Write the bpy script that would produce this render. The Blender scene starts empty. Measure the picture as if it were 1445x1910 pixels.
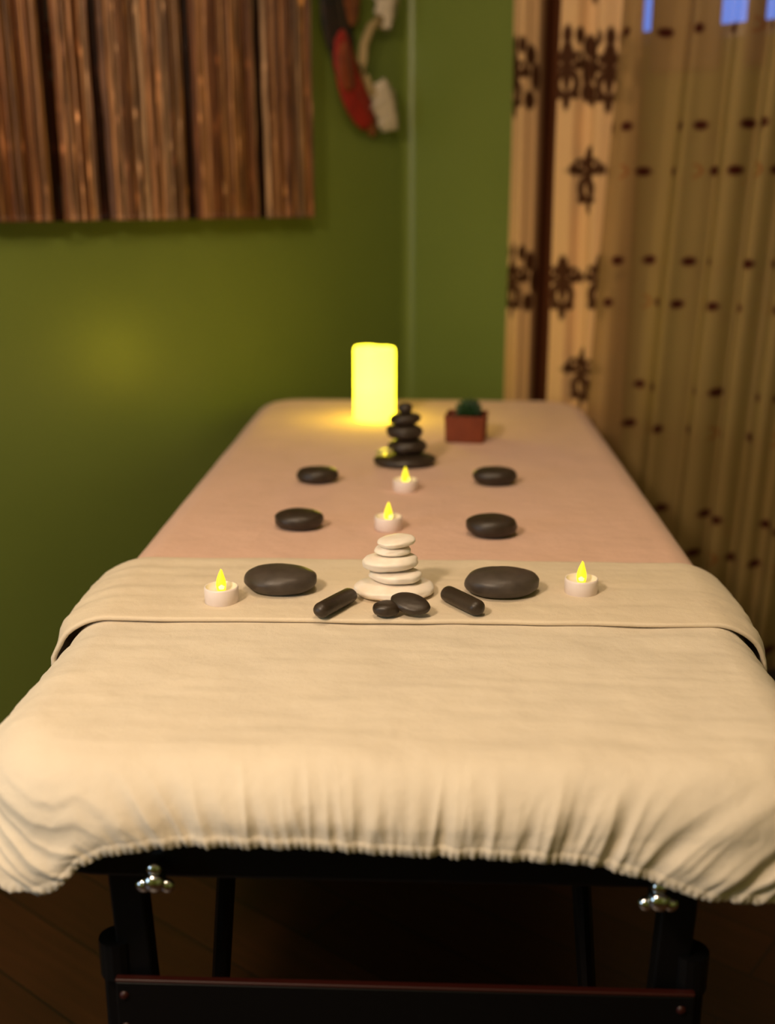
import bpy, bmesh, math, random
from mathutils import Vector, noise, Matrix
random.seed(7)
S = bpy.context.scene
COL = S.collection
R = math.radians

# ---------------------------------------------------------------- camera
ZT = 0.70                      # height of the made-up table top
CAM = Vector((0, -0.835, ZT + 0.456))
F = 2100.0
cd = bpy.data.cameras.new('camera'); cam = bpy.data.objects.new('camera', cd); COL.objects.link(cam)
cam.location = CAM
cam.rotation_euler = (R(90 - 15.44), 0, R(2.247))
cd.sensor_fit = 'VERTICAL'; cd.sensor_height = 36; cd.sensor_width = 36
cd.lens = F / 1910 * 36
cd.clip_start = 0.02
cd.dof.use_dof = True
cd.dof.focus_distance = 1.24
cd.dof.aperture_fstop = 2.4
S.camera = cam

# ---------------------------------------------------------------- exposure, world, lights
S.view_settings.view_transform = 'Standard'
S.view_settings.look = 'None'
S.view_settings.gamma = 1
S.view_settings.use_curve_mapping = False
S.view_settings.exposure = 0.0
w = bpy.data.worlds.new('dusk'); S.world = w; w.use_nodes = True
w.node_tree.nodes['Background'].inputs[0].default_value = (0.07, 0.28, 1.0, 1)
w.node_tree.nodes['Background'].inputs[1].default_value = 2.2

def light(name, kind, loc, power, color, size=0.1, target=None, sy=None):
    d = bpy.data.lights.new(name, kind); d.energy = power; d.color = color
    o = bpy.data.objects.new(name, d); COL.objects.link(o); o.location = loc
    if kind == 'AREA':
        d.size = size
        if sy: d.shape = 'RECTANGLE'; d.size_y = sy
    else: d.shadow_soft_size = size
    if target is not None:
        o.rotation_euler = (Vector(target) - Vector(loc)).to_track_quat('-Z', 'Y').to_euler()
    return o
# the warm room lamp behind the photographer's left shoulder
light('room_lamp', 'POINT', (-0.80, -0.85, 1.93), 86, (1.0, 0.765, 0.55), 0.11)
# dusk light through the window further back in the left wall
light('dusk_window_light', 'AREA', (-1.72, -0.75, 1.0), 6.5, (0.58, 0.78, 1.0), 0.5, (-0.2, 0.1, 0.6), 0.7)
# added warm fill above the table, lights tops more than front faces
light('overhead_fill', 'POINT', (0.0, 0.0, 2.40), 26, (1.0, 0.76, 0.52), 0.16)

# ---------------------------------------------------------------- room frame
C0 = Vector((-0.07, 2.365, 0))
E1 = Vector((0.803, -0.596, 0)); E2 = Vector((-0.596, -0.803, 0))   # along the window wall / along the left wall
def RM(a, b, z=0): return C0 + E1 * a + E2 * b + Vector((0, 0, z))

# ---------------------------------------------------------------- helpers
def tag(o, label=None, cat=None, group=None, kind=None):
    if label: o['label'] = label
    if cat: o['category'] = cat
    if group: o['group'] = group
    if kind: o['kind'] = kind
    return o
def empty(name, loc, label, cat, group=None, rz=0):
    o = bpy.data.objects.new(name, None); COL.objects.link(o)
    o.empty_display_size = 0.05
    o.location = loc; o.rotation_euler = (0, 0, rz)
    return tag(o, label, cat, group)
def link(name, me, m, parent=None, smooth=True, loc=None):
    o = bpy.data.objects.new(name, me); COL.objects.link(o)
    if m: me.materials.append(m)
    if smooth:
        me.polygons.foreach_set('use_smooth', [True] * len(me.polygons))
    if parent: o.parent = parent
    if loc is not None: o.location = loc
    return o
def from_py(name, v, f, m, parent=None, smooth=True, loc=None):
    me = bpy.data.meshes.new(name); me.from_pydata([tuple(p) for p in v], [], f); me.update()
    return link(name, me, m, parent, smooth, loc)
def from_bm(name, bm, m, parent=None, smooth=True, loc=None):
    bmesh.ops.recalc_face_normals(bm, faces=bm.faces)
    me = bpy.data.meshes.new(name); bm.to_mesh(me); bm.free()
    return link(name, me, m, parent, smooth, loc)
def add_box(bm, c, s, rot=None, bev=0.0, taper=None):
    r = bmesh.ops.create_cube(bm, size=1)
    vs = r['verts']
    for v in vs:
        v.co = Vector((v.co.x * s[0], v.co.y * s[1], v.co.z * s[2]))
        if taper and v.co.z < 0: v.co.x *= taper; v.co.y *= taper
    if bev:
        es = list({e for v in vs for e in v.link_edges})
        rb = bmesh.ops.bevel(bm, geom=es, offset=bev, segments=3, profile=0.5, affect='EDGES')
        vs = list({v for f in rb['faces'] for v in f.verts} | {v for v in vs if v.is_valid})
    M = Matrix.Translation(Vector(c)) @ (rot.to_4x4() if rot else Matrix())
    bmesh.ops.transform(bm, matrix=M, verts=vs)
def room_box(bm, a0, a1, b0, b1, z0, z1):
    vs = [bm.verts.new(RM(a, b, z)) for z in (z0, z1) for (a, b) in ((a0, b0), (a1, b0), (a1, b1), (a0, b1))]
    for q in ((0, 1, 2, 3), (4, 5, 6, 7), (0, 1, 5, 4), (1, 2, 6, 5), (2, 3, 7, 6), (3, 0, 4, 7)):
        bm.faces.new([vs[i] for i in q])
def add_tube(bm, pts, rad, n=12, cap=True):
    rings = []
    P = [Vector(p) for p in pts]
    up = Vector((0, 0, 1))
    for i, p in enumerate(P):
        t = (P[min(i + 1, len(P) - 1)] - P[max(i - 1, 0)]).normalized()
        u = up if abs(t.dot(up)) < 0.95 else Vector((1, 0, 0))
        x = t.cross(u).normalized(); y = t.cross(x).normalized()
        r = rad[i] if isinstance(rad, (list, tuple)) else rad
        rings.append([bm.verts.new(p + (x * math.cos(a) + y * math.sin(a)) * r) for a in (2 * math.pi * k / n for k in range(n))])
    for a, b in zip(rings, rings[1:]):
        for k in range(n): bm.faces.new((a[k], a[(k + 1) % n], b[(k + 1) % n], b[k]))
    if cap:
        bm.faces.new(rings[0]); bm.faces.new(list(reversed(rings[-1])))
def add_lathe(bm, prof, n=48, c=(0, 0, 0), warp=None):
    rings = []
    c = Vector(c)
    for (r, z) in prof:
        if r < 1e-6: rings.append([bm.verts.new(c + Vector((0, 0, z)))])
        else:
            rg = []
            for k in range(n):
                a = 2 * math.pi * k / n
                q = Vector((r * math.cos(a), r * math.sin(a), z))
                if warp: q = warp(q, a)
                rg.append(bm.verts.new(c + q))
            rings.append(rg)
    for a, b in zip(rings, rings[1:]):
        for k in range(n):
            k2 = (k + 1) % n
            if len(a) == 1 and len(b) == 1: continue
            if len(a) == 1: bm.faces.new((a[0], b[k], b[k2]))
            elif len(b) == 1: bm.faces.new((a[k], a[k2], b[0]))
            else: bm.faces.new((a[k], a[k2], b[k2], b[k]))
def add_color(me, name, cols):
    at = me.color_attributes.new(name=name, type='FLOAT_COLOR', domain='POINT')
    flat = []
    for c in cols: flat += [c[0], c[1], c[2], 1.0]
    at.data.foreach_set('color', flat)
def nz(x, y, z): return noise.noise(Vector((x, y, z)))

# ---------------------------------------------------------------- materials
def mat(name, color=(0.5, 0.5, 0.5), rough=0.6, metal=0.0, spec=0.5):
    m = bpy.data.materials.new(name); m.use_nodes = True
    b = m.node_tree.nodes['Principled BSDF']
    b.inputs['Base Color'].default_value = (*color, 1); b.inputs['Roughness'].default_value = rough
    b.inputs['Metallic'].default_value = metal; b.inputs['Specular IOR Level'].default_value = spec
    return m
def nodes(m): return m.node_tree.nodes, m.node_tree.links, m.node_tree.nodes['Principled BSDF']
def noise_color(m, c1, c2, scale=5, detail=6, stretch=(1, 1, 1), coord='Object', lo=0.3, hi=0.7):
    n, l, b = nodes(m)
    tc = n.new('ShaderNodeTexCoord'); mp = n.new('ShaderNodeMapping'); mp.inputs['Scale'].default_value = stretch
    no = n.new('ShaderNodeTexNoise'); no.inputs['Scale'].default_value = scale; no.inputs['Detail'].default_value = detail
    cr = n.new('ShaderNodeValToRGB')
    cr.color_ramp.elements[0].position = lo; cr.color_ramp.elements[0].color = (*c1, 1)
    cr.color_ramp.elements[1].position = hi; cr.color_ramp.elements[1].color = (*c2, 1)
    l.new(tc.outputs[coord], mp.inputs['Vector']); l.new(mp.outputs[0], no.inputs['Vector'])
    l.new(no.outputs['Fac'], cr.inputs['Fac']); l.new(cr.outputs[0], b.inputs['Base Color'])
    return no, cr, mp
def bump(m, scale, dist, strength=1.0, detail=4, stretch=(1, 1, 1)):
    n, l, b = nodes(m)
    tc = n.new('ShaderNodeTexCoord'); mp = n.new('ShaderNodeMapping'); mp.inputs['Scale'].default_value = stretch
    no = n.new('ShaderNodeTexNoise'); no.inputs['Scale'].default_value = scale; no.inputs['Detail'].default_value = detail
    bp = n.new('ShaderNodeBump'); bp.inputs['Distance'].default_value = dist; bp.inputs['Strength'].default_value = strength
    l.new(tc.outputs['Object'], mp.inputs['Vector']); l.new(mp.outputs[0], no.inputs['Vector'])
    l.new(no.outputs['Fac'], bp.inputs['Height'])
    if b.inputs['Normal'].is_linked:
        l.new(b.inputs['Normal'].links[0].from_socket, bp.inputs['Normal'])
    l.new(bp.outputs[0], b.inputs['Normal'])

M = {}
M['green'] = mat('green_satin_paint', rough=0.36)
noise_color(M['green'], (0.160, 0.207, 0.040), (0.175, 0.224, 0.045), 3)
bump(M['green'], 90, 0.0012, 0.5)
M['ceiling'] = mat('ceiling_paint', (0.55, 0.5, 0.4), 0.9)
M['trimwood'] = mat('dark_trim', (0.06, 0.03, 0.015), 0.4)
# wood floor
M['floor'] = mat('dark_wood_floor', rough=0.38)
n, l, b = nodes(M['floor'])
tc = n.new('ShaderNodeTexCoord'); mp = n.new('ShaderNodeMapping'); mp.inputs['Rotation'].default_value = (0, 0, R(36.6))
br = n.new('ShaderNodeTexBrick'); br.inputs['Scale'].default_value = 1; br.inputs['Brick Width'].default_value = 1.2
br.inputs['Row Height'].default_value = 0.12; br.inputs['Mortar Size'].default_value = 0.002
br.inputs['Color1'].default_value = (0.062, 0.019, 0.006, 1); br.inputs['Color2'].default_value = (0.034, 0.010, 0.003, 1)
br.inputs['Mortar'].default_value = (0.01, 0.005, 0.003, 1)
no = n.new('ShaderNodeTexNoise'); no.inputs['Scale'].default_value = 6; no.inputs['Detail'].default_value = 8
mp2 = n.new('ShaderNodeMapping'); mp2.inputs['Scale'].default_value = (1, 14, 1)
mx = n.new('ShaderNodeMixRGB'); mx.blend_type = 'MULTIPLY'; mx.inputs[0].default_value = 0.6
l.new(tc.outputs['Object'], mp.inputs[0]); l.new(mp.outputs[0], br.inputs[0]); l.new(mp.outputs[0], mp2.inputs[0])
l.new(mp2.outputs[0], no.inputs[0]); l.new(br.outputs[0], mx.inputs[1]); l.new(no.outputs['Fac'], mx.inputs[2])
l.new(mx.outputs[0], b.inputs['Base Color'])

def cloth(name, c1, c2, weave=900, rough=0.9):
    m = mat(name, rough=rough, spec=0.15)
    noise_color(m, c1, c2, 14, 5)
    b = m.node_tree.nodes['Principled BSDF']
    b.inputs['Sheen Weight'].default_value = 0.15; b.inputs['Sheen Roughness'].default_value = 0.5
    bump(m, weave, 0.0006, 0.5, 2)
    bump(m, 34, 0.005, 0.5, 7)
    return m
M['sheet'] = cloth('cream_flannel', (0.68, 0.60, 0.485), (0.74, 0.655, 0.53))
M['topsheet'] = cloth('cream_flannel_top', (0.69, 0.585, 0.445), (0.74, 0.635, 0.485))
M['blanket'] = cloth('dusty_pink_blanket', (0.70, 0.46, 0.36), (0.75, 0.495, 0.39))
M['black'] = mat('black_lacquered_wood', (0.0022, 0.0020, 0.0022), 0.45, 0, 0.25)
M['vinyl'] = mat('black_vinyl', (0.003, 0.003, 0.0035), 0.5, 0, 0.25)
M['mahogany'] = mat('red_brown_edge', (0.030, 0.004, 0.002), 0.45, 0, 0.3)
M['chrome'] = mat('chrome', (0.75, 0.77, 0.8), 0.12, 1.0)
M['steel'] = mat('brushed_steel', (0.6, 0.62, 0.66), 0.3, 1.0)

M['basalt'] = mat('black_basalt', rough=0.42, spec=0.45)
noise_color(M['basalt'], (0.023, 0.015, 0.0095), (0.040, 0.027, 0.018), 60, 6)
bump(M['basalt'], 220, 0.0006, 0.4)
M['basalt_grey'] = mat('grey_basalt', rough=0.45, spec=0.45)
noise_color(M['basalt_grey'], (0.045, 0.034, 0.028), (0.072, 0.056, 0.046), 60, 6)
bump(M['basalt_grey'], 220, 0.0006, 0.4)
M['marble'] = mat('white_marble_pebble', rough=0.4)
noise_color(M['marble'], (0.86, 0.76, 0.66), (0.93, 0.86, 0.78), 70, 4)
M['marble'].node_tree.nodes['Principled BSDF'].inputs['Subsurface Weight'].default_value = 0.15
M['marble'].node_tree.nodes['Principled BSDF'].inputs['Subsurface Radius'].default_value = (0.01, 0.006, 0.004)
bump(M['marble'], 160, 0.0008, 0.5)
M['plastic'] = mat('white_plastic', (0.86, 0.76, 0.74), 0.4)
M['yellowstone'] = mat('pale_yellow_stone', (0.95, 0.88, 0.38), 0.2)
M['yellowstone'].node_tree.nodes['Principled BSDF'].inputs['Transmission Weight'].default_value = 0.55
M['terracotta'] = mat('terracotta', rough=0.7)
noise_color(M['terracotta'], (0.16, 0.028, 0.006), (0.21, 0.040, 0.009), 40)
M['soil'] = mat('soil', (0.03, 0.018, 0.01), 0.95)
M['plant'] = mat('succulent_green', rough=0.5)
noise_color(M['plant'], (0.010, 0.034, 0.010), (0.022, 0.066, 0.018), 60)

def emis(name, col, strength, base=(0.8, 0.7, 0.4)):
    m = mat(name, base, 0.45)
    b = m.node_tree.nodes['Principled BSDF']
    b.inputs['Emission Color'].default_value = (*col, 1); b.inputs['Emission Strength'].default_value = strength
    return m
M['flame'] = emis('led_flame', (0.85, 0.72, 0.012), 1.35, (0.8, 0.7, 0.05))
M['flamecore'] = emis('led_bulb', (1.0, 0.92, 0.15), 2.6)
M['pillar'] = emis('glowing_wax', (1.0, 0.90, 0.22), 9.0, (0.5, 0.45, 0.2))
n, l, b = nodes(M['pillar'])
tc = n.new('ShaderNodeTexCoord'); sx = n.new('ShaderNodeSeparateXYZ'); cr = n.new('ShaderNodeValToRGB'); no = n.new('ShaderNodeTexNoise')
no.inputs['Scale'].default_value = 22
mr = n.new('ShaderNodeMath'); mr.operation = 'MULTIPLY_ADD'; mr.inputs[1].default_value = 0.03; 
l.new(tc.outputs['Object'], sx.inputs[0]); l.new(tc.outputs['Object'], no.inputs[0]); l.new(no.outputs['Fac'], mr.inputs[0]); l.new(sx.outputs[2], mr.inputs[2])
ms = n.new('ShaderNodeMath'); ms.operation = 'DIVIDE'; ms.inputs[1].default_value = 0.17
l.new(mr.outputs[0], ms.inputs[0]); l.new(ms.outputs[0], cr.inputs[0])
e = cr.color_ramp.elements                    # LED sits in the middle of the wax column: ends of the wax glow less
e[0].position = 0.05; e[0].color = (0.80, 0.60, 0.020, 1); e[1].position = 0.55; e[1].color = (1.0, 0.82, 0.030, 1)
x = e.new(0.97); x.color = (0.85, 0.70, 0.026, 1)
l.new(cr.outputs[0], b.inputs['Emission Color'])

def attr_mat(name, attr, rough, transl=0.0, transp=0.0):
    m = mat(name, rough=rough, spec=0.2); n, l, b = nodes(m)
    a = n.new('ShaderNodeAttribute'); a.attribute_name = attr
    l.new(a.outputs['Color'], b.inputs['Base Color'])
    out = n['Material Output']; last = b.outputs[0]
    if transl:
        t = n.new('ShaderNodeBsdfTranslucent'); l.new(a.outputs['Color'], t.inputs[0])
        x = n.new('ShaderNodeMixShader'); x.inputs[0].default_value = transl
        l.new(last, x.inputs[1]); l.new(t.outputs[0], x.inputs[2]); last = x.outputs[0]
    if transp:
        t = n.new('ShaderNodeBsdfTransparent')
        x = n.new('ShaderNodeMixShader'); x.inputs[0].default_value = transp
        l.new(last, x.inputs[1]); l.new(t.outputs[0], x.inputs[2]); last = x.outputs[0]
    l.new(last, out.inputs[0])
    return m
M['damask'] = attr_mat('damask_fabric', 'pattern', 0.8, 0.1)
M['sheer'] = attr_mat('sheer_fabric', 'pattern', 0.8, 0.25, 0.40)
n = M['sheer'].node_tree.nodes; l = M['sheer'].node_tree.links       # embroidery is denser than the voile around it
at_ = [x for x in n if x.type == 'ATTRIBUTE'][0]; sc_ = n.new('ShaderNodeSeparateColor'); mr_ = n.new('ShaderNodeMapRange')
mr_.inputs['From Min'].default_value = 0.12; mr_.inputs['From Max'].default_value = 0.5; mr_.inputs['To Min'].default_value = 0.0; mr_.inputs['To Max'].default_value = 0.38
l.new(at_.outputs['Color'], sc_.inputs[0]); l.new(sc_.outputs[0], mr_.inputs['Value'])
tx_ = [x for x in n if x.type == 'MIX_SHADER'][-1]; l.new(mr_.outputs[0], tx_.inputs[0])
M['reed'] = attr_mat('reed_bark', 'pattern', 0.36)
n, l, b = nodes(M['reed'])
a = [x for x in n if x.type == 'ATTRIBUTE'][0]
tc = n.new('ShaderNodeTexCoord'); mp = n.new('ShaderNodeMapping'); mp.inputs['Scale'].default_value = (1, 1, 0.06)
no = n.new('ShaderNodeTexNoise'); no.inputs['Scale'].default_value = 160; no.inputs['Detail'].default_value = 6
mx = n.new('ShaderNodeMixRGB'); mx.blend_type = 'MULTIPLY'; mx.inputs[0].default_value = 0.75
cr = n.new('ShaderNodeValToRGB'); cr.color_ramp.elements[0].position = 0.35; cr.color_ramp.elements[0].color = (0.35, 0.3, 0.28, 1)
cr.color_ramp.elements[1].position = 0.68; cr.color_ramp.elements[1].color = (1.6, 1.5, 1.4, 1)
l.new(tc.outputs['Object'], mp.inputs[0]); l.new(mp.outputs[0], no.inputs[0]); l.new(no.outputs['Fac'], cr.inputs[0])
l.new(a.outputs['Color'], mx.inputs[1]); l.new(cr.outputs[0], mx.inputs[2]); l.new(mx.outputs[0], b.inputs['Base Color'])
M['pframe'] = mat('dark_backing', (0.012, 0.007, 0.004), 0.6)
M['rod'] = mat('dark_bronze', (0.05, 0.03, 0.02), 0.35, 0.8)
gl = bpy.data.materials.new('window_glass'); gl.use_nodes = True
b = gl.node_tree.nodes['Principled BSDF']; b.inputs['Transmission Weight'].default_value = 1; b.inputs['Roughness'].default_value = 0.02
b.inputs['IOR'].default_value = 1.05
M['glass'] = gl
M['winframe'] = mat('window_frame_paint', (0.5, 0.45, 0.38), 0.5)

# ---------------------------------------------------------------- room shell
LA, LB, H = 3.9, 4.7, 2.6
def struct(name, bm, m, parent=None, smooth=False):
    o = from_bm(name, bm, m, parent, smooth)
    if parent is None: o['kind'] = 'structure'
    return o
bm = bmesh.new(); room_box(bm, -0.12, LA + 0.12, -0.12, LB + 0.12, -0.1, 0); struct('floor', bm, M['floor'])
bm = bmesh.new(); room_box(bm, -0.12, LA + 0.12, -0.12, LB + 0.12, H, H + 0.1); struct('ceiling', bm, M['ceiling'])
bm = bmesh.new(); room_box(bm, -0.12, 0, -0.12, LB + 0.12, 0, H); struct('wall_left', bm, M['green'])
bm = bmesh.new(); room_box(bm, LA, LA + 0.12, -0.12, LB + 0.12, 0, H); struct('wall_right', bm, M['green'])
bm = bmesh.new(); room_box(bm, 0, LA, LB, LB + 0.12, 0, H); struct('wall_back', bm, M['green'])
# window wall with a high opening
WA0, WA1, WZ0, WZ1 = 0.60, 1.75, 1.50, 2.12
bm = bmesh.new()
room_box(bm, 0, WA0, -0.12, 0, 0, H); room_box(bm, WA1, LA, -0.12, 0, 0, H)
room_box(bm, WA0, WA1, -0.12, 0, 0, WZ0); room_box(bm, WA0, WA1, -0.12, 0, WZ1, H)
struct('wall_front', bm, M['green'])
bm = bmesh.new()
t = 0.035
for (a0, a1, z0, z1) in ((WA0, WA0 + t, WZ0, WZ1), (WA1 - t, WA1, WZ0, WZ1), (WA0 + t, WA1 - t, WZ0, WZ0 + t), (WA0 + t, WA1 - t, WZ1 - t, WZ1), ((WA0 + WA1) / 2 - t / 2, (WA0 + WA1) / 2 + t / 2, WZ0 + t, WZ1 - t)):
    room_box(bm, a0, a1, -0.09, -0.04, z0, z1)
win = struct('window_1', bm, M['winframe'])
bm = bmesh.new(); room_box(bm, WA0 + t, WA1 - t, -0.068, -0.062, WZ0 + t, WZ1 - t)
from_bm('pane', bm, M['glass'], win, False)
# painted round cove where the two green walls meet
bm = bmesh.new(); rr = 0.03
arc = [(rr - rr * math.cos(R(90) * k / 8) , rr - rr * math.sin(R(90) * k / 8)) for k in range(9)]
prev = None
for (a_, b_) in arc:
    q = [bm.verts.new(RM(a_, b_, 0)), bm.verts.new(RM(a_, b_, H))]
    if prev: bm.faces.new((prev[0], q[0], q[1], prev[1]))
    prev = q
c_ = [bm.verts.new(RM(-0.001, -0.001, 0)), bm.verts.new(RM(-0.001, -0.001, H))]
struct('trim_1', bm, M['green'], smooth=True)
bm = bmesh.new(); room_box(bm, 0, 0.014, rr, LB, 0, 0.09); struct('baseboard_left', bm, M['trimwood'])
bm = bmesh.new(); room_box(bm, rr, LA, 0, 0.014, 0, 0.09); struct('baseboard_front', bm, M['trimwood'])

# ---------------------------------------------------------------- massage table
CX, HW, L, RC = -0.023, 0.385, 1.835, 0.115
def interp(tb, x):
    if x <= tb[0][0]: return tb[0][1]
    for (x0, y0), (x1, y1) in zip(tb, tb[1:]):
        if x <= x1:
            t = (x - x0) / (x1 - x0); t = t * t * (3 - 2 * t) if len(tb) > 20 else t
            return y0 + (y1 - y0) * t
    return tb[-1][1]
HEM = [(-0.36, .125), (-0.332, .122), (-0.316, .114), (-0.295, .090), (-0.271, .078), (-0.243, .073), (-0.206, .069), (-0.106, .068), (-0.034, .072),
       (0.074, .075), (0.137, .079), (0.182, .090), (0.227, .106), (0.269, .112), (0.296, .115), (0.33, .12)]
def plan(s_fine):
    """points around the rounded rectangle: (corex, corey, nx, ny, arclength, front?)"""
    out = []; hx, hy = HW - RC, L / 2 - RC
    def seg(p, q, nx, ny, step):
        d = math.hypot(q[0] - p[0], q[1] - p[1]); k = max(1, int(d / step))
        for i in range(k): out.append((p[0] + (q[0] - p[0]) * i / k, p[1] + (q[1] - p[1]) * i / k, nx, ny, d / k))
    def arc(c, a0, a1, step):
        k = max(4, int(RC * abs(a1 - a0) / step))
        for i in range(k):
            a = a0 + (a1 - a0) * i / k; out.append((c[0], c[1], math.cos(a), math.sin(a), RC * abs(a1 - a0) / k))
    co = 0.012
    seg((0, hy), (-hx, hy), 0, 1, co)
    arc((-hx, hy), math.pi / 2, math.pi, 0.006)
    seg((-hx, hy), (-hx, -hy + 0.35), -1, 0, co); seg((-hx, -hy + 0.35), (-hx, -hy), -1, 0, 0.004)
    arc((-hx, -hy), math.pi, 1.5 * math.pi, s_fine)
    seg((-hx, -hy), (hx, -hy), 0, -1, s_fine)
    arc((hx, -hy), -math.pi / 2, 0, s_fine)
    seg((hx, -hy), (hx, -hy + 0.35), 1, 0, 0.004); seg((hx, -hy + 0.35), (hx, hy), 1, 0, co)
    arc((hx, hy), 0, math.pi / 2, 0.006)
    seg((hx, hy), (0, hy), 0, 1, co)
    return out
SA = 0.052     # shoulder radius
def cover(name, m, off, s_fine, drop_f, ruffle, top_f, nvert=26, keep=None, tuck=True, nin=80):
    hx, hy = HW - RC, L / 2 - RC
    pl = plan(s_fine); N = len(pl)
    s = 0; ss = []
    for p in pl: ss.append(s); s += p[4]
    prof = []
    prof = [('in', SA + (HW - SA) * (1 - k / nin)) for k in range(nin)]
    nsh = 34 if ruffle is globals().get('ruffle') else 14
    prof += [('sh', R(90) * k / nsh) for k in range(nsh + 1)]
    prof += [('dn', (k + 1) / nvert) for k in range(nvert)]
    if tuck: prof += [('tk', (k + 1) / 4) for k in range(4)]
    V = []
    for (kind, val) in prof:
        for i, (cx, cy, nx, ny, _) in enumerate(pl):
            ed = 0.0
            if kind == 'in': d = val; z = 0.0
            elif kind == 'sh': d = SA * (1 - math.sin(val)); z = -SA * (1 - math.cos(val)); ed = SA * val
            else:
                # plan x of the wall decides how far the cloth hangs
                xw = CX + cx + nx * RC; yw = cy + ny * RC + L / 2
                D = drop_f(xw, yw)
                if kind == 'dn': d = -0.04 * (D - SA) * math.sin(math.pi * val) ** 2; z = -SA - (D - SA) * val; ed = SA * R(90) + (D - SA) * val
                else: d = 0.022 * val; z = -D + 0.004 * val; ed = SA * R(90) + (D - SA)
            dd = d
            if dd <= RC: px, py = cx + nx * (RC - dd), cy + ny * (RC - dd)
            else:
                kx = (hx - (dd - RC)) / hx; ky = (hy - (dd - RC)) / hy
                px, py = cx * kx, cy * ky
            o = off
            if ruffle and kind != 'in':
                xw = CX + cx + nx * RC; yw = cy + ny * RC + L / 2
                D = drop_f(xw, yw); tot = SA * R(90) + D - SA
                v = min(1, ed / tot)
                o += ruffle(ss[i], xw - CX, yw, v, ed, tot)
                if kind == 'tk': o = off + 0.4 * (o - off)
            if kind == 'in': o = off * (1 - (val - SA) / (HW - SA))
            X = CX + px + nx * o; Y = L / 2 + py + ny * o
            sink = 0
            if kind == 'sh': sink = off * math.cos(val)
            elif kind == 'in': sink = off
            Z = ZT + z + sink + (top_f(X, Y) * (math.cos(val) if kind == 'sh' else 1) if kind in ('in', 'sh') else 0)
            V.append((X, Y, Z))
    Fc = []
    for j in range(len(prof) - 1):
        for i in range(N):
            i2 = (i + 1) % N
            q = (j * N + i, j * N + i2, (j + 1) * N + i2, (j + 1) * N + i)
            if keep:
                c = sum((Vector(V[k]) for k in q), Vector()) / 4
                if not keep(c): continue
            Fc.append(q)
    bm = bmesh.new(); bv = [bm.verts.new(p) for p in V]
    for q in Fc: bm.faces.new([bv[k] for k in q])
    bmesh.ops.remove_doubles(bm, verts=bm.verts, dist=1e-5)
    loose = [v for v in bm.verts if not v.link_faces]
    bmesh.ops.delete(bm, geom=loose, context='VERTS')
    return from_bm(name, bm, m)

def bed_noise(X, Y):
    z = 0.0022 * nz(X * 7, Y * 5, 1.0) + 0.0012 * nz(X * 19, Y * 24, 3.0)
    if Y < 0.5:                                   # creases across the foot end of the sheet
        z += 0.0010 * nz(X * 9 + Y * 12, Y * 60, 8.0)
        z += 0.0016 * nz(X * 6 + Y * 2, Y * 22 - X * 9, 21.0)
    return z
def ruffle(s, x, y, v, ed, tot):
    front = y < 0.25
    lean = (0.9 * (x / 0.37) ** 3 + 0.55 * (x / 0.37)) * (1 - min(1, max(0, (y - 0.06) / 0.25)))
    up = tot - ed
    q = s - lean * up
    c = abs(x) / 0.37
    a = 0.0
    w1 = max(0.0, (v - 0.08) / 0.92)
    f1 = 1 - abs(nz(q / 0.035, up * 3, 5.0)) * 2.4
    f2 = 1 - abs(nz(q / 0.017, up * 6, 9.0)) * 2.4
    f3 = nz(q / 0.0075, up * 10, 13.0)
    f4 = nz(q / 0.0042, up * 40, 17.0)
    a += (0.0060 + 0.0085 * c ** 2) * w1 * f1 * (0.7 + 0.3 * w1)
    a += 0.0056 * w1 ** 1.4 * f2
    a += 0.0022 * w1 ** 3 * f3
    tt_ = min(1, max(0, up / 0.030)); a *= 0.42 + 0.58 * tt_ * tt_ * (3 - 2 * tt_)
    band = max(0.0, 1 - up / 0.011)
    gath = max(0.0, 1 - up / 0.03)
    a += 0.0011 * gath * f4 * 1.6
    a += 0.0016 * math.sin(math.pi * min(1, max(0, up / 0.011))) 
    a += band * 0.0008 * math.sin(2 * math.pi * s / 0.0062 + 2.5 * nz(s * 30, 0, 2))
    if c > 0.8: a += 0.010 * w1 * min(1, (c - 0.8) / 0.2) * (1 - min(1, max(0, (y - 0.1) / 0.25)))
    return max(a, -0.012)
def sheet_drop(x, y):
    D = interp(HEM, x) if y < 0.118 else 0.125
    return D + 0.0012 * nz(x * 60, y * 60, 4)
sheet = cover('fitted_sheet', M['sheet'], 0.0, 0.0013, sheet_drop, ruffle, bed_noise, 44)
tag(sheet, 'cream flannel fitted sheet with gathered elastic hem stretched over the massage table', 'bed sheet')

tbl = empty('massage_table', (CX, L / 2, 0), 'portable massage table with black wooden frame and chrome knobs under the cream bedding', 'massage table')
def T(x, y, z): return (x - CX, y - L / 2, z)
def part(name, bm, m, smooth=False): return from_bm(name, bm, m, tbl, smooth)
# padded top
def slab(name, inset, z0, z1, m, rnd=0.012):
    hx, hy = HW - RC, L / 2 - RC; r = RC - inset
    pl = []
    for (sx, sy, a0) in ((1, 1, 0), (-1, 1, 90), (-1, -1, 180), (1, -1, 270)):
        for k in range(13):
            a = R(a0 + 90 * k / 12); pl.append((sx * hx, sy * hy, math.cos(a), math.sin(a)))
    bm = bmesh.new(); rings = []
    for (d, z) in ((rnd, z0), (rnd * .3, z0 + rnd * .3), (0, z0 + rnd), (0, z1 - rnd), (rnd * .3, z1 - rnd * .3), (rnd, z1)):
        rings.append([bm.verts.new((p[0] + p[2] * (r - d), p[1] + p[3] * (r - d), z)) for p in pl])
    for a, b in zip(rings, rings[1:]):
        for k in range(len(pl)): bm.faces.new((a[k], a[(k + 1) % len(pl)], b[(k + 1) % len(pl)], b[k]))
    bm.faces.new(rings[0]); bm.faces.new(list(reversed(rings[-1])))
    return part(name, bm, m, False)
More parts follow.
